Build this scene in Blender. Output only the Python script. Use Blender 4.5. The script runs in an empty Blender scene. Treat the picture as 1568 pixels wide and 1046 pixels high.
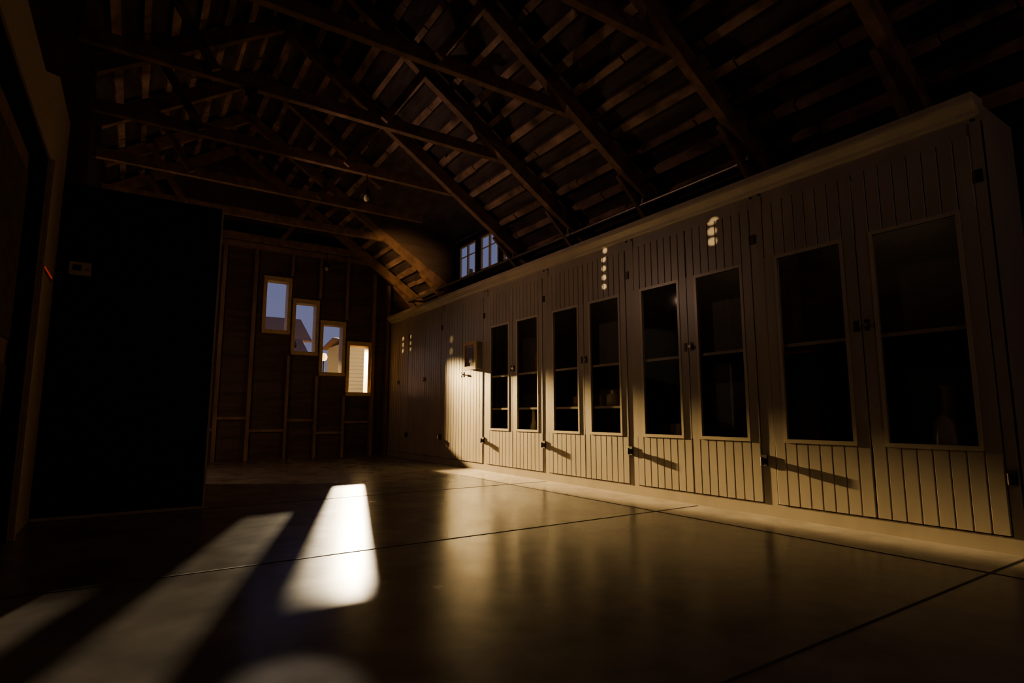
import bpy, math, random
from mathutils import Vector
random.seed(4)
S=0.8   # metres per layout unit
C=bpy.context
# ------------------------------------------------------------ materials
def mat(name,col,rough=0.6,var=0.25,scale=(3,3,3),bump=0.0,metal=0.0,nscale=6.0,spec=0.5,rvar=0.0,emit=None,es=0,coat=0):
    m=bpy.data.materials.new(name); m.use_nodes=True
    nt=m.node_tree; b=nt.nodes['Principled BSDF']
    tc=nt.nodes.new('ShaderNodeTexCoord'); mp=nt.nodes.new('ShaderNodeMapping')
    mp.inputs['Scale'].default_value=scale
    nz=nt.nodes.new('ShaderNodeTexNoise'); nz.inputs['Scale'].default_value=nscale; nz.inputs['Detail'].default_value=6
    nt.links.new(tc.outputs['Object'],mp.inputs[0]); nt.links.new(mp.outputs[0],nz.inputs['Vector'])
    cr=nt.nodes.new('ShaderNodeValToRGB')
    cr.color_ramp.elements[0].position=0.3; cr.color_ramp.elements[1].position=0.7
    cr.color_ramp.elements[0].color=tuple(c*(1-var) for c in col)+(1,)
    cr.color_ramp.elements[1].color=tuple(min(1,c*(1+var)) for c in col)+(1,)
    nt.links.new(nz.outputs['Fac'],cr.inputs[0]); nt.links.new(cr.outputs[0],b.inputs['Base Color'])
    b.inputs['Roughness'].default_value=rough; b.inputs['Metallic'].default_value=metal
    b.inputs['Specular IOR Level'].default_value=spec
    if coat: b.inputs['Coat Weight'].default_value=coat
    if rvar:
        mr=nt.nodes.new('ShaderNodeMapRange'); mr.inputs[3].default_value=rough-rvar; mr.inputs[4].default_value=rough+rvar
        nt.links.new(nz.outputs['Fac'],mr.inputs[0]); nt.links.new(mr.outputs[0],b.inputs['Roughness'])
    if bump:
        bp=nt.nodes.new('ShaderNodeBump'); bp.inputs['Strength'].default_value=bump; bp.inputs['Distance'].default_value=0.02
        nt.links.new(nz.outputs['Fac'],bp.inputs['Height']); nt.links.new(bp.outputs[0],b.inputs['Normal'])
    if emit:
        b.inputs['Emission Color'].default_value=emit+(1,); b.inputs['Emission Strength'].default_value=es
    return m
M={}
M['floor']=mat('sealed_concrete',(0.25,0.225,0.205),0.25,0.25,(1,1,1),0.04,nscale=4,rvar=0.05,spec=.24)
M['joint']=mat('floor_joint_filler',(0.03,0.027,0.025),0.6)
M['paint']=mat('cabinet_paint',(0.40,0.35,0.275),0.34,0.10,(1,1,.3),0.04,nscale=5)
M['frame']=mat('cabinet_door_frame_paint',(0.54,0.47,0.35),0.3,0.08,(1,1,.3),0.03,nscale=5)
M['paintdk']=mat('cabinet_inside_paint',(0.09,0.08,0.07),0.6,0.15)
M['shelf']=mat('shelf_paint',(0.6,0.5,0.36),0.5,0.1)
M['rafter']=mat('old_timber',(0.20,0.12,0.08),0.7,0.4,(1,1,1),0.2,nscale=7)
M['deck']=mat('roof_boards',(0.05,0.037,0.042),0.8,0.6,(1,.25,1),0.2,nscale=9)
M['purlin']=mat('purlin_timber',(0.25,0.16,0.125),0.7,0.85,(1,.8,1),0.2,nscale=4)  # strong tone noise also puts lit segments into the timber colour
M['cheek']=mat('dormer_cheek_boards',(0.09,0.062,0.05),0.8,0.3,(.3,1,1),0.1,nscale=4)
M['backwall']=mat('dark_boards',(0.085,0.055,0.05),0.75,0.4,(.3,1,2),0.1)
M['stud']=mat('stud_timber',(0.24,0.15,0.11),0.7,0.3,(1,1,.3),0.1)
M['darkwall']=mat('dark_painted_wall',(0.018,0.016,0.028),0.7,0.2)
M['trim']=mat('tan_trim_paint',(0.48,0.37,0.26),0.55,0.12)
M['winframe']=mat('window_frame_wood',(0.6,0.42,0.19),0.5,0.15)
M['metal']=mat('dull_metal',(0.35,0.32,0.28),0.4,0.15,metal=0.8)
M['dmetal']=mat('dark_iron',(0.06,0.05,0.045),0.45,0.2,metal=0.6)
M['siding']=mat('painted_siding',(0.55,0.46,0.28),0.7,0.1)
M['shingle']=mat('roof_shingles',(0.24,0.12,0.07),0.8,0.4,nscale=12)
M['ground']=mat('ground_soil',(0.06,0.05,0.04),0.9,0.4)
M['glow']=mat('lantern_glass',(0.9,0.7,0.3),0.4,0.05,emit=(1,0.55,0.12),es=5)
M['red']=mat('red_indicator_led',(0.5,0.02,0.01),0.4,0.05,emit=(1,0.04,0.01),es=0.25)
M['screen']=mat('control_screen',(0.22,0.17,0.12),0.25,0.3)
M['grey']=mat('grey_plastic',(0.16,0.15,0.17),0.5,0.1)
M['cream']=mat('cream_ceramic',(0.6,0.52,0.36),0.3,0.1)
M['brown']=mat('cardboard_brown',(0.3,0.2,0.12),0.8,0.2)
def glassmat(name,fac):
    m=bpy.data.materials.new(name); m.use_nodes=True; nt=m.node_tree; nt.nodes.clear()
    o=nt.nodes.new('ShaderNodeOutputMaterial'); mx=nt.nodes.new('ShaderNodeMixShader')
    t=nt.nodes.new('ShaderNodeBsdfTransparent'); g=nt.nodes.new('ShaderNodeBsdfGlossy')
    g.inputs['Roughness'].default_value=0.03; t.inputs[0].default_value=(fac,fac,fac*.98,1)
    lw=nt.nodes.new('ShaderNodeLayerWeight'); lw.inputs[0].default_value=.5
    p=nt.nodes.new('ShaderNodeMath'); p.operation='POWER'; p.inputs[1].default_value=4.5
    a=nt.nodes.new('ShaderNodeMath'); a.operation='MULTIPLY_ADD'; a.inputs[1].default_value=.85; a.inputs[2].default_value=.04
    nt.links.new(lw.outputs['Facing'],p.inputs[0]); nt.links.new(p.outputs[0],a.inputs[0])
    nt.links.new(a.outputs[0],mx.inputs[0]); nt.links.new(t.outputs[0],mx.inputs[1]); nt.links.new(g.outputs[0],mx.inputs[2]); nt.links.new(mx.outputs[0],o.inputs[0])
    return m
M['glass']=glassmat('cabinet_glass',0.93)
M['wglass']=glassmat('window_glass',0.98)

# ------------------------------------------------------------ mesh builder
class B:
    def __init__(s,name): s.name=name; s.v=[]; s.f=[]; s.m=[]; s.sm=[]; s.mats=[]
    def mi(s,k):
        if k not in s.mats: s.mats.append(k)
        return s.mats.index(k)
    def add(s,vs,fs,k,smooth=False):
        o=len(s.v); s.v+=[tuple(c*S for c in v) for v in vs]
        for f in fs: s.f.append(tuple(i+o for i in f)); s.m.append(s.mi(k)); s.sm.append(smooth)
    def box(s,x0,x1,y0,y1,z0,z1,k):
        vs=[(x0,y0,z0),(x1,y0,z0),(x1,y1,z0),(x0,y1,z0),(x0,y0,z1),(x1,y0,z1),(x1,y1,z1),(x0,y1,z1)]
        s.add(vs,[(3,2,1,0),(4,5,6,7),(0,1,5,4),(1,2,6,5),(2,3,7,6),(3,0,4,7)],k)
    def prism(s,poly,a0,a1,k,axis='y'):
        n=len(poly)
        P=lambda p,a:{'y':(p[0],a,p[1]),'x':(a,p[0],p[1]),'z':(p[0],p[1],a)}[axis]
        vs=[P(p,a0) for p in poly]+[P(p,a1) for p in poly]
        s.add(vs,[tuple(range(n)),tuple(range(2*n-1,n-1,-1))]+[(i,i+n,(i+1)%n+n,(i+1)%n) for i in range(n)],k)
    def bar(s,p,q,w,k,y0,y1):
        d=Vector((q[0]-p[0],q[1]-p[1])).normalized(); n=Vector((-d.y,d.x))*w/2
        s.prism([(p[0]-n.x,p[1]-n.y),(q[0]-n.x,q[1]-n.y),(q[0]+n.x,q[1]+n.y),(p[0]+n.x,p[1]+n.y)],y0,y1,k)
    def tube(s,p,q,r,k,n=12,r2=None,cap=True):
        p=Vector(p);q=Vector(q);d=(q-p).normalized(); a=d.orthogonal().normalized(); b=d.cross(a); r2=r if r2 is None else r2
        vs=[p+(a*math.cos(t)+b*math.sin(t))*r for t in [2*math.pi*i/n for i in range(n)]]+[q+(a*math.cos(t)+b*math.sin(t))*r2 for t in [2*math.pi*i/n for i in range(n)]]
        s.add([tuple(v) for v in vs],[(i,(i+1)%n,(i+1)%n+n,i+n) for i in range(n)],k,True)
        if cap: s.add([tuple(v) for v in vs],[tuple(range(n-1,-1,-1)),tuple(range(n,2*n))],k)
    def lathe(s,c,prof,k,n=16):
        vs=[];fs=[]
        for r,z in prof:
            for i in range(n): vs.append((c[0]+r*math.cos(2*math.pi*i/n),c[1]+r*math.sin(2*math.pi*i/n),c[2]+z))
        for j in range(len(prof)-1):
            for i in range(n): fs.append((j*n+i,j*n+(i+1)%n,(j+1)*n+(i+1)%n,(j+1)*n+i))
        s.add(vs,fs,k,True)
    def build(s,bevel=0,coll=None):
        me=bpy.data.meshes.new(s.name)
        xs=[v[0] for v in s.v]; ys=[v[1] for v in s.v]; zs=[v[2] for v in s.v]
        o=Vector(((min(xs)+max(xs))/2,(min(ys)+max(ys))/2,min(zs)))
        me.from_pydata([tuple(Vector(v)-o) for v in s.v],[],s.f)
        for k in s.mats: me.materials.append(M[k])
        for p,mi,sm in zip(me.polygons,s.m,s.sm): p.material_index=mi; p.use_smooth=sm
        me.update()
        import bmesh
        bm=bmesh.new(); bm.from_mesh(me); bmesh.ops.recalc_face_normals(bm,faces=bm.faces); bm.to_mesh(me); bm.free()
        ob=bpy.data.objects.new(s.name,me); ob.location=o; C.collection.objects.link(ob)
        if bevel:
            md=ob.modifiers.new('bevel','BEVEL'); md.width=bevel; md.segments=2; md.limit_method='ANGLE'
        return ob

def lamp(ob,kind,name,loc,power,colr,rad=.03,target=None,size=1.0,blend=.3):
    l=bpy.data.lights.new(name,kind); l.energy=power; l.color=colr; l.shadow_soft_size=rad
    if kind=='SPOT': l.spot_size=size; l.spot_blend=blend
    lo=bpy.data.objects.new(name,l); C.collection.objects.link(lo); lo.parent=ob; lo.location=Vector(loc)*S-ob.location
    if target: lo.rotation_euler=(Vector(target)-Vector(loc)).to_track_quat('-Z','Y').to_euler()
    return lo

XL,XR,YB,YN=-0.78,6.12,13.9,-2.6     # left wall, right wall, back wall, near wall
RX=1.5                               # ridge x
def zr(x): return 3.9+.667*(6.1-x) if x>=RX else 3.9+.667*(6.1-RX)-.667*(RX-x)
DY0,DY1=8.75,11.75                    # dormer extent

# ------------------------------------------------------------ shell
b=B('floor'); b.box(XL-.3,XR+.3,YN-.2,YB+.3,-.15,0,'floor'); b.build()
b=B('trim_1')
for y in (7.05,4.26,1.46,-1.3,9.9): b.box(XL+.01,5.3,y-.007,y+.007,0.0,.003,'joint')
b.box(4.62,4.632,YN+.01,YB-.1,0,.0032,'joint'); b.build()
wins=[(2.31+.66*i,2.89+.66*i,2.90-.467*i,4.20-.467*i) for i in range(4)]
b=B('wall_back'); T=.22
def col(x0,x1,z0=0,z1=None):
    if x0<RX<x1: col(x0,RX,z0,z1); col(RX,x1,z0,z1); return
    if z1 is None: b.prism([(x0,z0),(x1,z0),(x1,zr(x1)+.2),(x0,zr(x0)+.2)],YB,YB+T,'backwall')
    else: b.box(x0,x1,YB,YB+T,z0,z1,'backwall')
x=XL-.2
for (a,c,z0,z1) in wins:
    col(x,a); col(a,c,0,z0); col(a,c,z1,None); x=c
col(x,XR+.15)
for i in range(1,22):
    z=i*.29
    segs=[(XL,XR)]
    for (a,c,z0,z1) in wins:
        if z0-.03<z<z1+.03:
            n=[]
            for s0,s1 in segs:
                if s0<a-.03 and s1>c+.03: n+= [(s0,a-.03),(c+.03,s1)]
                else: n.append((s0,s1))
            segs=n
    for s0,s1 in segs:
        if z<zr(s1)-.1 or s1<5: b.box(s0,min(s1,5.2) if z>4 else s1,YB-.012,YB,z,z+.012,'backwall')
b.build()
b=B('trim_2')   # exposed studs and plates
for xs in (.78,1.45,2.1,2.9,3.56,4.22,4.92,5.3):
    top=min(zr(xs)-.1,4.8)
    blk=[w for w in wins if w[0]-.05<xs+.03 and w[1]+.05>xs-.03]
    if blk and xs>2.2 and xs<4.9:
        w0=min(w[2] for w in blk); w1=max(w[3] for w in blk)
        b.box(xs-.03,xs+.03,YB-.12,YB-.012,0,w0-.06,'stud'); b.box(xs-.03,xs+.03,YB-.12,YB-.012,w1+.06,top,'stud')
    else: b.box(xs-.04,xs+.04,YB-.12,YB-.012,0,top,'stud')
b.box(.7,5.34,YB-.14,YB-.013,4.8,4.92,'stud')
for (xa,xb,z) in ((2.14,2.87,.62),(2.93,3.53,.85),(3.59,4.19,.55),(1.49,2.06,.9),(.82,1.41,.65),(4.25,4.88,.8)): b.box(xa,xb,YB-.1,YB-.012,z,z+.06,'stud')
b.build()
for i,(a,c,z0,z1) in enumerate(wins):
    b=B('window_%d'%(i+1)); y0,y1=YB-.06,YB+T+.02
    f=.055
    b.box(a-.02,a+f,y0,y1,z0-.02,z1+.02,'winframe'); b.box(c-f,c+.02,y0,y1,z0-.02,z1+.02,'winframe')
    b.box(a+f,c-f,y0,y1,z1-f-.03,z1+.02,'winframe'); b.box(a-.02,c+.02,y0-.05,y1,z0-.03,z0+f,'winframe')
    b.box(a+f,c-f,YB+.1,YB+.105,z0+f,z1-f,'wglass')
    b.build(0.004)
# right wall + dormer
b=B('wall_right'); x0,x1=XR,XR+.15
b.box(x0,x1,YN-.2,YB+T,0,4.02,'darkwall')
units=[(8.82,9.55),(9.75,10.48),(10.70,11.45)]
wz0,wz1=4.13,4.90; xt=XR+.04
b.box(x0,xt,DY0,DY1,4.02,wz0,'darkwall'); b.box(x0,xt,DY0,DY1,wz1,5.05,'darkwall')
y=DY0
for u in units: b.box(x0,xt,y,u[0],wz0,wz1,'darkwall'); y=u[1]
b.box(x0,xt,y,DY1,wz0,wz1,'darkwall')
xm=3.76
for yy in (DY0-.06,DY1): b.prism([(xm,zr(xm)-.02),(x1,zr(6.1)),(x1,5.05),(xm,zr(xm)+.2)],yy,yy+.06,'cheek')
for k in range(7):   # boards on the far dormer cheek
    z=4.05+k*.21; xa=max(xm+.05,6.1-(z-3.9)/.667+.06); xb=min(XR-.02,XR-.02 if z<4.98 else 6.1-(z-4.98)/.2)
    if xb>xa+.1: b.box(xa,xb,DY1-.012,DY1,z,z+.195,'cheek')
b.build()
for i,u in enumerate(units):
    b=B('window_%d'%(i+5)); f=.035; a,c=u; xx0,xx1=XR-.012,XR+.03; m=(a+c)/2
    b.box(xx0,xx1,a,a+f,wz0,wz1,'winframe'); b.box(xx0,xx1,c-f,c,wz0,wz1,'winframe'); b.box(xx0,xx1,m-.022,m+.022,wz0,wz1,'winframe')
    for (p,q) in ((a+f,m-.022),(m+.022,c-f)):
        b.box(xx0,xx1,p,q,wz0,wz0+f,'winframe'); b.box(xx0,xx1,p,q,wz1-f,wz1,'winframe')
        b.box(xx0+.01,xx1-.01,p,q,(wz0+wz1)/2+.1,(wz0+wz1)/2+.12,'winframe')
        b.box(xx0+.02,xx0+.024,p,q,wz0+f,wz1-f,'wglass')
    b.build()
# left wall with opening
b=B('wall_left'); O0,O1,OZ=3.3,6.1,3.2
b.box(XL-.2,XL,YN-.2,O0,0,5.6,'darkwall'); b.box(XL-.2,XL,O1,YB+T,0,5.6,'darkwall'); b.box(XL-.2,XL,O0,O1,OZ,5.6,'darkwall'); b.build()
b=B('trim_3')
b.box(XL,XL+.02,O1,7.09,0,3.97,'trim'); b.box(XL,XL+.02,O0-.25,O1,OZ,3.65,'trim'); b.box(XL,XL+.02,O0-.25,O0,0,OZ,'trim')
b.prism([(O1,3.65),(O1-.7,3.65),(O1,3.97)],XL,XL+.02,'trim','x')
b.box(XL+.02,XL+.05,O1,O1+.07,0,OZ,'trim'); b.build(.003)
b=B('door_1'); b.box(XL-.2,XL-.12,O0+.01,O1-.01,.01,OZ-.01,'stud')
for yy in (O0+.1,(O0+O1)/2+.05): 
    for z0,z1 in ((.2,1.4),(1.6,3.0)): b.box(XL-.12,XL-.1,yy,yy+1.25,z0,z1,'backwall')
b.build(.004)
b=B('red_indicator_light'); b.box(XL+.02,XL+.035,6.12,6.82,2.285,2.30,'red'); b.box(XL+.02,XL+.03,6.1,6.86,2.27,2.285,'grey'); b.build()
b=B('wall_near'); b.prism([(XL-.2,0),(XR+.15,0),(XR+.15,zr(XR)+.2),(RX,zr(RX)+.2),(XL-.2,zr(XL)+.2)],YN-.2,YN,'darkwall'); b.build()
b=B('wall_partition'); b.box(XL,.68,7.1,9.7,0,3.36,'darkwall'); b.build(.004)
b=B('trim_4'); b.box(.68,.70,7.085,7.12,0,3.36,'cream'); b.box(XL+.03,.68,7.06,7.1,0,.03,'cream'); b.build()
b=B('thermostat_box'); b.box(-.65,-.47,7.04,7.1,2.40,2.53,'cream'); b.box(-.62,-.55,7.03,7.04,2.44,2.50,'darkwall'); b.tube((-.5,7.04,2.46),(-.5,7.02,2.46),.015,'metal'); b.build(.004)
# roof
b=B('ceiling')
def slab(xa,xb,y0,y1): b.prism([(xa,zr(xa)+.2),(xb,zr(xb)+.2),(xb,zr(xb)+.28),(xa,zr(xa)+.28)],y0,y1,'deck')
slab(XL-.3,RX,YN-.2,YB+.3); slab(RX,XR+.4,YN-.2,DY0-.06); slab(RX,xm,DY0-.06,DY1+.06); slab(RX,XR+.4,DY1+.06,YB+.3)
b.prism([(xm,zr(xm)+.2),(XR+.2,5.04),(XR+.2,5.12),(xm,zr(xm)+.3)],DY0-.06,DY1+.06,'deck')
b.build()
b=B('roof_purlins')
def purl(x,y0,y1):
    y=y0
    while y<y1:
        e=min(y1,y+random.uniform(.5,2.2)); dz=random.uniform(-.02,.015); w=random.uniform(.03,.05)
        c0=(x-w,zr(x-w)+.16+dz); c1=(x+w,zr(x+w)+.16+dz)
        b.bar(c0,c1,.08,'purlin',y,e-.02); y=e
for i in range(15):
    x=RX+.18+i*.31
    if x>6.05: break
    if x>xm-.05: purl(x,YN,DY0-.07); purl(x,DY1+.07,YB)
    else: purl(x,YN,YB)
for i in range(7): purl(RX-.18-i*.31,YN,YB)
b.build()
ys=[-1.2,.43,2.06,3.69,5.32,6.95,8.58,10.21,11.84,13.47]
for y in ys:
    b=B('roof_truss'); w=.055
    end=(6.1,zr(6.1)) if not (DY0<y<DY1) else (xm-.02,zr(xm-.02))
    b.bar((RX,zr(RX)-.03),(end[0],end[1]-.03),.2,'rafter',y-w,y+w)
    b.bar((RX,zr(RX)-.03),(XL+.01,zr(XL)-.03),.2,'rafter',y-w,y+w)
    b.box(XL+.01,4.62,y+w,y+w+.09,4.89,5.05,'rafter')
    for sgn in (1,-1):
        p=(RX+sgn*1.0,4.9); q=(RX+sgn*1.62,zr(RX+1.62))
        b.bar(p,q,.10,'rafter',y-w-.06,y-w)
    if not (DY0<y<DY1):
        b.bar((5.95,3.72),(5.35,zr(5.35)-.1),.12,'rafter',y+w,y+w+.06)
    b.build(.004)
b=B('trim_5'); b.box(5.98,XR,YN,YB,3.62,3.76,'rafter'); b.build()
b=B('ceiling_conduit'); b.tube((5.72,3.75,3.92),(5.72,13.6,3.92),.028,'metal')
for y in (3.75,6.9,10): b.tube((5.72,y,3.92),(5.72,y+.1,3.92),.042,'metal')
for y in ys[3:]:
    b.box(5.69,5.75,y-.02,y+.02,3.92,4.06,'metal')
b.build()
for (x,yy) in ((3.62,13.57),(2.9,8.68)):
    b=B('pendant_socket')
    b.tube((x,yy,4.89),(x,yy,4.66),.012,'dmetal',8); b.lathe((x,yy,4.5),[(.01,.18),(.05,.15),(.06,.08),(.1,.03),(.1,.02),(.05,.06),(0.001,.06)],'dmetal'); b.lathe((x,yy,4.44),[(.001,0),(.035,.02),(.045,.06),(.03,.1),(.02,.12)],'cream'); b.build()

# ------------------------------------------------------------ cabinets
XF=5.37
def planks(b,y0,y1,z0,z1,x=XF-.02,w=.107):
    n=max(1,round((y1-y0)/w)); st=(y1-y0)/n
    for i in range(n):
        a=y0+i*st+.003; c=y0+(i+1)*st-.003
        b.prism([(x+.02,a),(x+.006,a),(x,a+.005),(x,c-.005),(x+.006,c),(x+.02,c)],z0,z1,'paint','z')
    b.box(x+.012,x+.03,y0,y1,z0,z1,'paint')
def cabinet(name,y0,y1,glass,shelves=()):
    b=B(name); pw=.07
    XBk=XR-.01
    b.box(XF,XBk,y0,y0+.03,0,3.45,'paint'); b.box(XF,XBk,y1-.03,y1,0,3.45,'paint')
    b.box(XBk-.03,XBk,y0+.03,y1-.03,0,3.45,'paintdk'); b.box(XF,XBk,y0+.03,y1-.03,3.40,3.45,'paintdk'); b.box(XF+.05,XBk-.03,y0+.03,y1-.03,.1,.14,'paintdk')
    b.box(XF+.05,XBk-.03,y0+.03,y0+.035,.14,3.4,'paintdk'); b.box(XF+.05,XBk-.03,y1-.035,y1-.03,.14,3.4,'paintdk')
    b.box(XF-.012,XF+.05,y0,y1,0,.12,'paint')
    b.box(XF,XF+.05,y0+pw,y1-pw,3.2,3.40,'paint')
    b.box(XF-.012,XF+.05,y0,y0+pw,.12,3.3,'paint'); b.box(XF-.012,XF+.05,y1-pw,y1,.12,3.3,'paint')
    b.prism([(XF,3.33),(XF-.03,3.35),(XF-.04,3.38),(XF-.08,3.41),(XF-.11,3.43),(XF-.12,3.45),(XF-.12,3.50),(XF+.1,3.50),(XF+.1,3.45),(XF,3.45)],y0,y1,'frame')
    mid=(y0+y1)/2
    for (a,c,side) in ((y0+pw+.008,mid-.005,1),(mid+.005,y1-pw-.008,-1)):
        if glass:
            st=.12; gz0,gz1=.77,2.58
            planks(b,a,c,.13,gz0-.04); planks(b,a,c,gz1+.04,3.195)
            for p,q in ((a,a+st),(c-st,c)): b.box(XF-.02,XF+.01,p+.002,q,gz0-.04,gz1+.04,'paint')
            g0,g1=a+st,c-st
            for p,q in ((g0-.012,g0+.018),(g1-.018,g1+.012)): b.box(XF-.028,XF+.01,p,q,gz0-.04,gz1+.04,'frame')
            b.box(XF-.028,XF+.01,g0+.018,g1-.018,gz0-.04,gz0-.005,'frame'); b.box(XF-.028,XF+.01,g0+.018,g1-.018,gz1+.005,gz1+.04,'frame')
            b.box(XF-.016,XF-.012,g0+.018,g1-.018,gz0-.005,gz1+.005,'glass')
        else:
            planks(b,a,c,.13,3.195)
        ky=(mid-.045) if side==1 else (mid+.045)
        if side==1:
            b.tube((XF-.02,ky,1.79),(XF-.05,ky,1.79),.012,'dmetal',10); b.tube((XF-.045,ky,1.79),(XF-.065,ky,1.79),.024,'metal',14,.018)
        b.box(XF-.026,XF-.02,ky-.02,ky+.02,1.74,1.84,'dmetal')
    z=.56
    b.box(XF-.035,XF-.012,y0+.01,y0+.07,z-.07,z+.04,'dmetal'); b.box(XF-.075,XF-.035,y0+.02,y0+.06,z-.05,z+.01,'dmetal')
    b.tube((XF-.07,y0+.04,z-.06),(XF-.07,y0+.04,z+.02),.016,'dmetal',10)
    b.box(XF-.026,XF-.012,y0+.015,y0+.065,2.8,2.9,'dmetal')
    for z in shelves:
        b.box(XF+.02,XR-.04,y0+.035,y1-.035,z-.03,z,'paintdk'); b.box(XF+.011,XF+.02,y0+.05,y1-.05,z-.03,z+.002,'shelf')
    if glass:
        b.box(XF+.1,XF+.16,mid-.05,mid+.05,3.36,3.40,'dmetal')
    ob=b.build()
    if glass: lamp(ob,'POINT','cabinet_fill_bulb',(XF+.13,mid,3.30),1.2,(1,.66,.42),.02)  # hidden fill light added to lift the dark cabinet interior
    return ob
ps=[1.46,3.41,5.27,7.13,8.99,10.75,12.5,13.77]
for i in range(7):
    g=i<4
    cabinet('display_cabinet' if g else 'storage_cabinet',ps[i],ps[i+1],g,((1.70,) if i<2 else (1.70,1.12)) if g else ())
def jar(name,x,y,z,r,h,k):
    b=B(name); b.lathe((x,y,z),[(.001,0),(r,0),(r,h*.6),(r*.9,h*.72),(r*.4,h*.82),(r*.4,h*.97),(r*.5,h),(.001,h)],k); b.build()
jar('glass_bottle',5.47,7.62,.14,.06,.95,'cream'); jar('glass_bottle',5.48,7.5,1.70,.05,.4,'brown')
jar('ceramic_jar',5.5,5.75,1.12,.11,.22,'cream'); jar('ceramic_jar',5.55,1.9,.14,.14,1.1,'cream'); jar('ceramic_jar',5.5,6.5,1.12,.09,.2,'brown')
def carton(x,y,z,w,d,h):
    b=B('cardboard_carton'); b.box(x,x+d,y,y+w,z,z+h,'brown'); b.box(x-.004,x+d+.004,y+w*.44,y+w*.56,z+h,z+h+.004,'cream'); b.box(x-.004,x,y+w*.44,y+w*.56,z+h*.6,z+h,'cream'); b.build(.003)
carton(5.45,5.95,1.12,.35,.3,.16); carton(5.6,4.5,.14,.5,.35,.75)
b=B('control_panel'); y0,y1,z0,z1=9.1,9.55,1.86,2.36; x0=XF-.14
b.box(x0,XF-.02,y0,y1,z0,z1,'grey')
for q in ((y0-.02,y0+.05,z0-.02,z1+.02),(y1-.05,y1+.02,z0-.02,z1+.02),(y0+.05,y1-.05,z0-.02,z0+.05),(y0+.05,y1-.05,z1-.05,z1+.02)): b.box(x0-.03,x0,q[0],q[1],q[2],q[3],'winframe')
b.box(x0-.008,x0,y0+.05,y1-.05,z0+.05,z1-.05,'screen'); b.box(x0-.012,x0-.008,y0+.12,y1-.12,z0+.12,z1-.1,'grey'); b.build(.003)

# ------------------------------------------------------------ outside
b=B('ground'); b.box(-30,60,YB+.3,90,-.3,-.05,'ground'); b.build()
def house(name,x0,x1,y0,y1,h,ridge):
    b=B(name); b.box(x0,x1,y0,y1,-.05,h,'siding')
    n=int(h/.2)
    for i in range(n): b.prism([(y0,i*.2+.02),(y0-.06,i*.2+.02),(y0,i*.2+.2)],x0,x1,'siding','x')
    m=(y0+y1)/2
    b.prism([(y0-.3,h-.1),(m,ridge),(y1+.3,h-.1),(y1+.3,h),(m,ridge+.15),(y0-.3,h)],x0-.3,x1+.3,'shingle','x')
    b.box(x0+1.8,x0+2.5,y0-.05,y0+.01,1.5,h-1,'winframe'); b.box(x0+1.87,x0+2.43,y0-.06,y0-.04,1.6,h-1.1,'darkwall')
    return b.build()
house('neighbor_house',9.35,14,30,34,4.95,5.2)
house('neighbor_house',3.6,7.3,31,36,4.9,6.3)
b=B('garden_shed'); b.box(4.4,6.1,25,27,-.05,3.2,'siding'); b.prism([(24.8,3.1),(27.2,4.4),(27.2,4.5),(24.8,3.2)],4.3,6.25,'shingle','x'); b.build()
# tall street light mast
b=B('street_lamp'); x,y,z=20.1,59.9,14.6
b.tube((x+1.0,y,-.06),(x+1.0,y,z+.5),.14,'dmetal',12,.07)
b.tube((x+1.0,y,z+.36),(x+.1,y,z+.42),.05,'dmetal',8)
b.lathe((x,y,z+.2),[(.001,.3),(.15,.27),(.45,.1),(.45,.04),(.001,.04)],'dmetal')
ob=b.build()
lamp(ob,'POINT','mast_bulb',(x,y,z-.3),82000,(1,.77,.48),.27)
# flood light on a pole in the yard, aimed at the lowest window
lx,ly,lz=4.14,18.5,3.2
b=B('yard_floodlight'); b.tube((lx-.1,ly+.25,-.06),(lx-.1,ly+.25,lz+.1),.035,'dmetal'); b.box(lx-.12,lx-.08,ly+.03,ly+.25,lz-.03,lz+.03,'dmetal')
b.lathe((lx-.1,ly+.02,lz-.1),[(.001,.02),(.06,0),(.08,.1),(.06,.2),(.001,.22)],'dmetal'); ob=b.build()
lamp(ob,'SPOT','flood_or_fill_spot',(lx,ly-.08,lz),50000,(1,.64,.24),.07,(lx+.135*4.6,ly-4.6,lz-.27*4.6),2*math.atan(.14),.7)
b=B('globe_post_lamp'); gx,gy,gz=6.45,24,3.4
b.tube((gx,gy,-.06),(gx,gy,gz-.14),.04,'dmetal'); b.lathe((gx,gy,gz-.16),[(.05,0),(.11,.06),(.14,.16),(.11,.27),(.05,.32),(.001,.33)],'glow'); b.build()
def siding_fill(x,y,z,tx,ty,tz,p):  # unseen spots added outside to light the house and shed siding
    b=B('siding_fill_lamp'); b.box(x-.1,x+.1,y-.1,y+.02,z+.03,z+.2,'dmetal'); b.tube((x,y-.05,-.06),(x,y-.05,z+.03),.03,'dmetal'); ob=b.build()
    lamp(ob,'SPOT','flood_or_fill_spot',(x,y+.06,z),p,(1,.70,.32),.05,(tx,ty,tz),2.3,.6)
siding_fill(12.5,27.5,4.8,10.0,30,2.4,240)
siding_fill(9.3,23.2,2.5,6.2,27,3.8,900)
# unseen fill lamp added behind the partition for the roof and back wall
b=B('hidden_fill_lamp'); x,y,z=.2,10.0,1.6
b.tube((x,y,0),(x,y,.04),.2,'dmetal',16); b.tube((x,y,.04),(x,y,z-.15),.02,'dmetal'); b.tube((x,y,z-.15),(x,y,z-.08),.05,'dmetal'); ob=b.build()
lamp(ob,'POINT','hidden_fill_bulb',(x,y,z),20,(1,.56,.32),.05)
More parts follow.
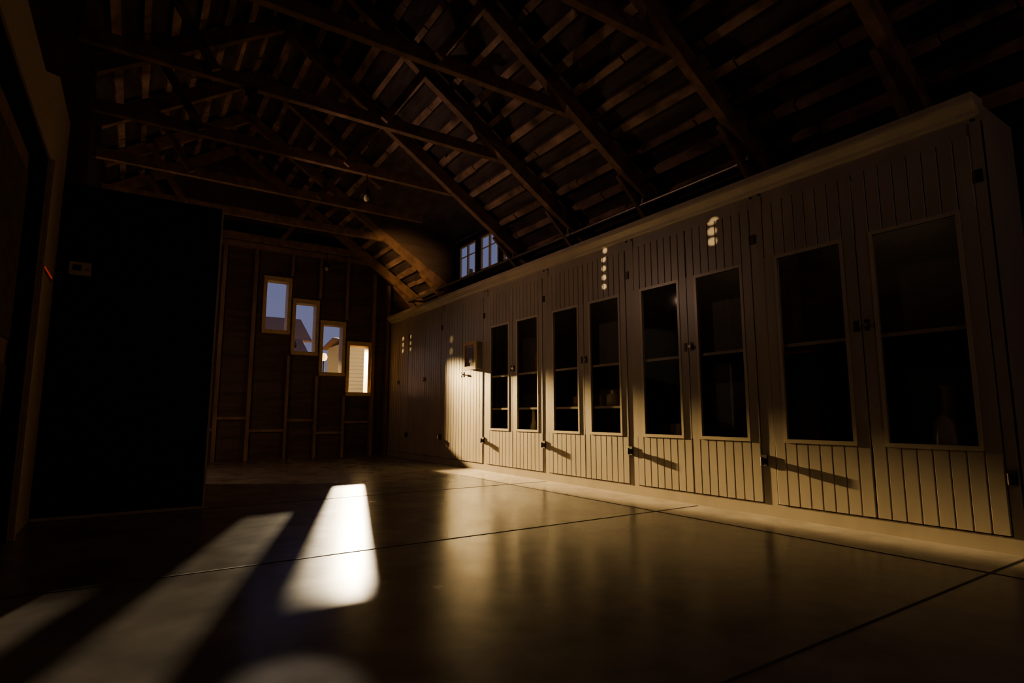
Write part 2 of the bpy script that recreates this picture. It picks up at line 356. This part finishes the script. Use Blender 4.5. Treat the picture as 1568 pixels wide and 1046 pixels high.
# unseen fill spots added on the partition for the roof slope and cabinets
b=B('roof_fill_rig'); b.box(.1,.6,8.3,8.7,3.36,3.40,'dmetal'); b.tube((.35,8.5,3.4),(.35,8.5,3.52),.03,'dmetal'); b.box(.2,.42,8.35,8.65,3.5,3.54,'dmetal'); ob=b.build()
lamp(ob,'SPOT','roof_fill_bulb',(.45,8.5,3.6),60,(1,.58,.38),.03,(5.6,6.8,4.4),1.65,.8)
lamp(ob,'SPOT','roof_fill_bulb',(.45,8.5,3.6),750,(1,.52,.16),.02,(5.1,12.3,4.4),.34,.8)
acc=[(5.75,3.3-.13*i,.8,1600) for i in range(5)]+[(3.95,3.2-.12*i,.7,1500) for i in range(3)]+[(10.35,2.55,2.0,300),(10.35,2.3,2.0,300)]  # narrow beams added to form light patches on the cabinet fronts
acc+=[(12.9,2.85-.15*i,.9,1600) for i in range(3)]+[(12.45,2.85-.15*i,.9,1100) for i in range(3)]
for (yy,zz,dg,p) in acc:
    lamp(ob,'SPOT','added_patch_bulb',(.45,8.5,3.58),p,(1,.66,.28),.004,(XF-.02,yy,zz),math.radians(dg),.9)
# spotlight added on a tie beam to make the near floor light patch
b=B('added_beam_spot'); b.box(.84,.96,7.0,7.1,4.82,4.89,'dmetal'); b.tube((.9,7.04,4.84),(.9,6.96,4.74),.035,'dmetal',12,.05); ob=b.build()
lamp(ob,'SPOT','floor_patch_bulb',(.9,6.93,4.71),420,(1,.82,.58),.06,(.56,2.27,0),math.radians(4.7),.7)
# unseen fill lamp added on the near wall behind the viewpoint
b=B('near_fill_lamp'); x,y,z=3.2,YN,3.6
b.box(x-.08,x+.08,y,y+.03,z-.12,z+.12,'dmetal'); b.tube((x,y+.03,z),(x,y+.1,z),.02,'dmetal'); b.lathe((x,y+.14,z+.04),[(.001,.08),(.06,.07),(.12,-.02),(.11,-.02),(.05,.05)],'dmetal'); ob=b.build()
lamp(ob,'POINT','near_fill_bulb',(x,y+.2,z-.05),17,(1,.64,.54),.05)
# ------------------------------------------------------------ world
w=bpy.data.worlds.new('World'); C.scene.world=w; w.use_nodes=True; nt=w.node_tree
bg=nt.nodes['Background']; tc=nt.nodes.new('ShaderNodeTexCoord'); sp=nt.nodes.new('ShaderNodeSeparateXYZ'); cr=nt.nodes.new('ShaderNodeValToRGB')
nt.links.new(tc.outputs['Generated'],sp.inputs[0]); nt.links.new(sp.outputs['Z'],cr.inputs[0]); nt.links.new(cr.outputs[0],bg.inputs[0])
cr.color_ramp.elements[0].color=(.22,.21,.36,1); cr.color_ramp.elements[1].color=(.14,.17,.38,1); cr.color_ramp.elements[1].position=.4
bg.inputs[1].default_value=.85
# ------------------------------------------------------------ camera
cd=bpy.data.cameras.new('camera'); cam=bpy.data.objects.new('camera',cd); C.collection.objects.link(cam)
cd.sensor_width=36; cd.lens=19.9; cd.clip_start=.02; cd.clip_end=300
cam.location=(0,0,S); cam.rotation_euler=(math.radians(97.4),0,math.radians(-33.5)); C.scene.camera=cam
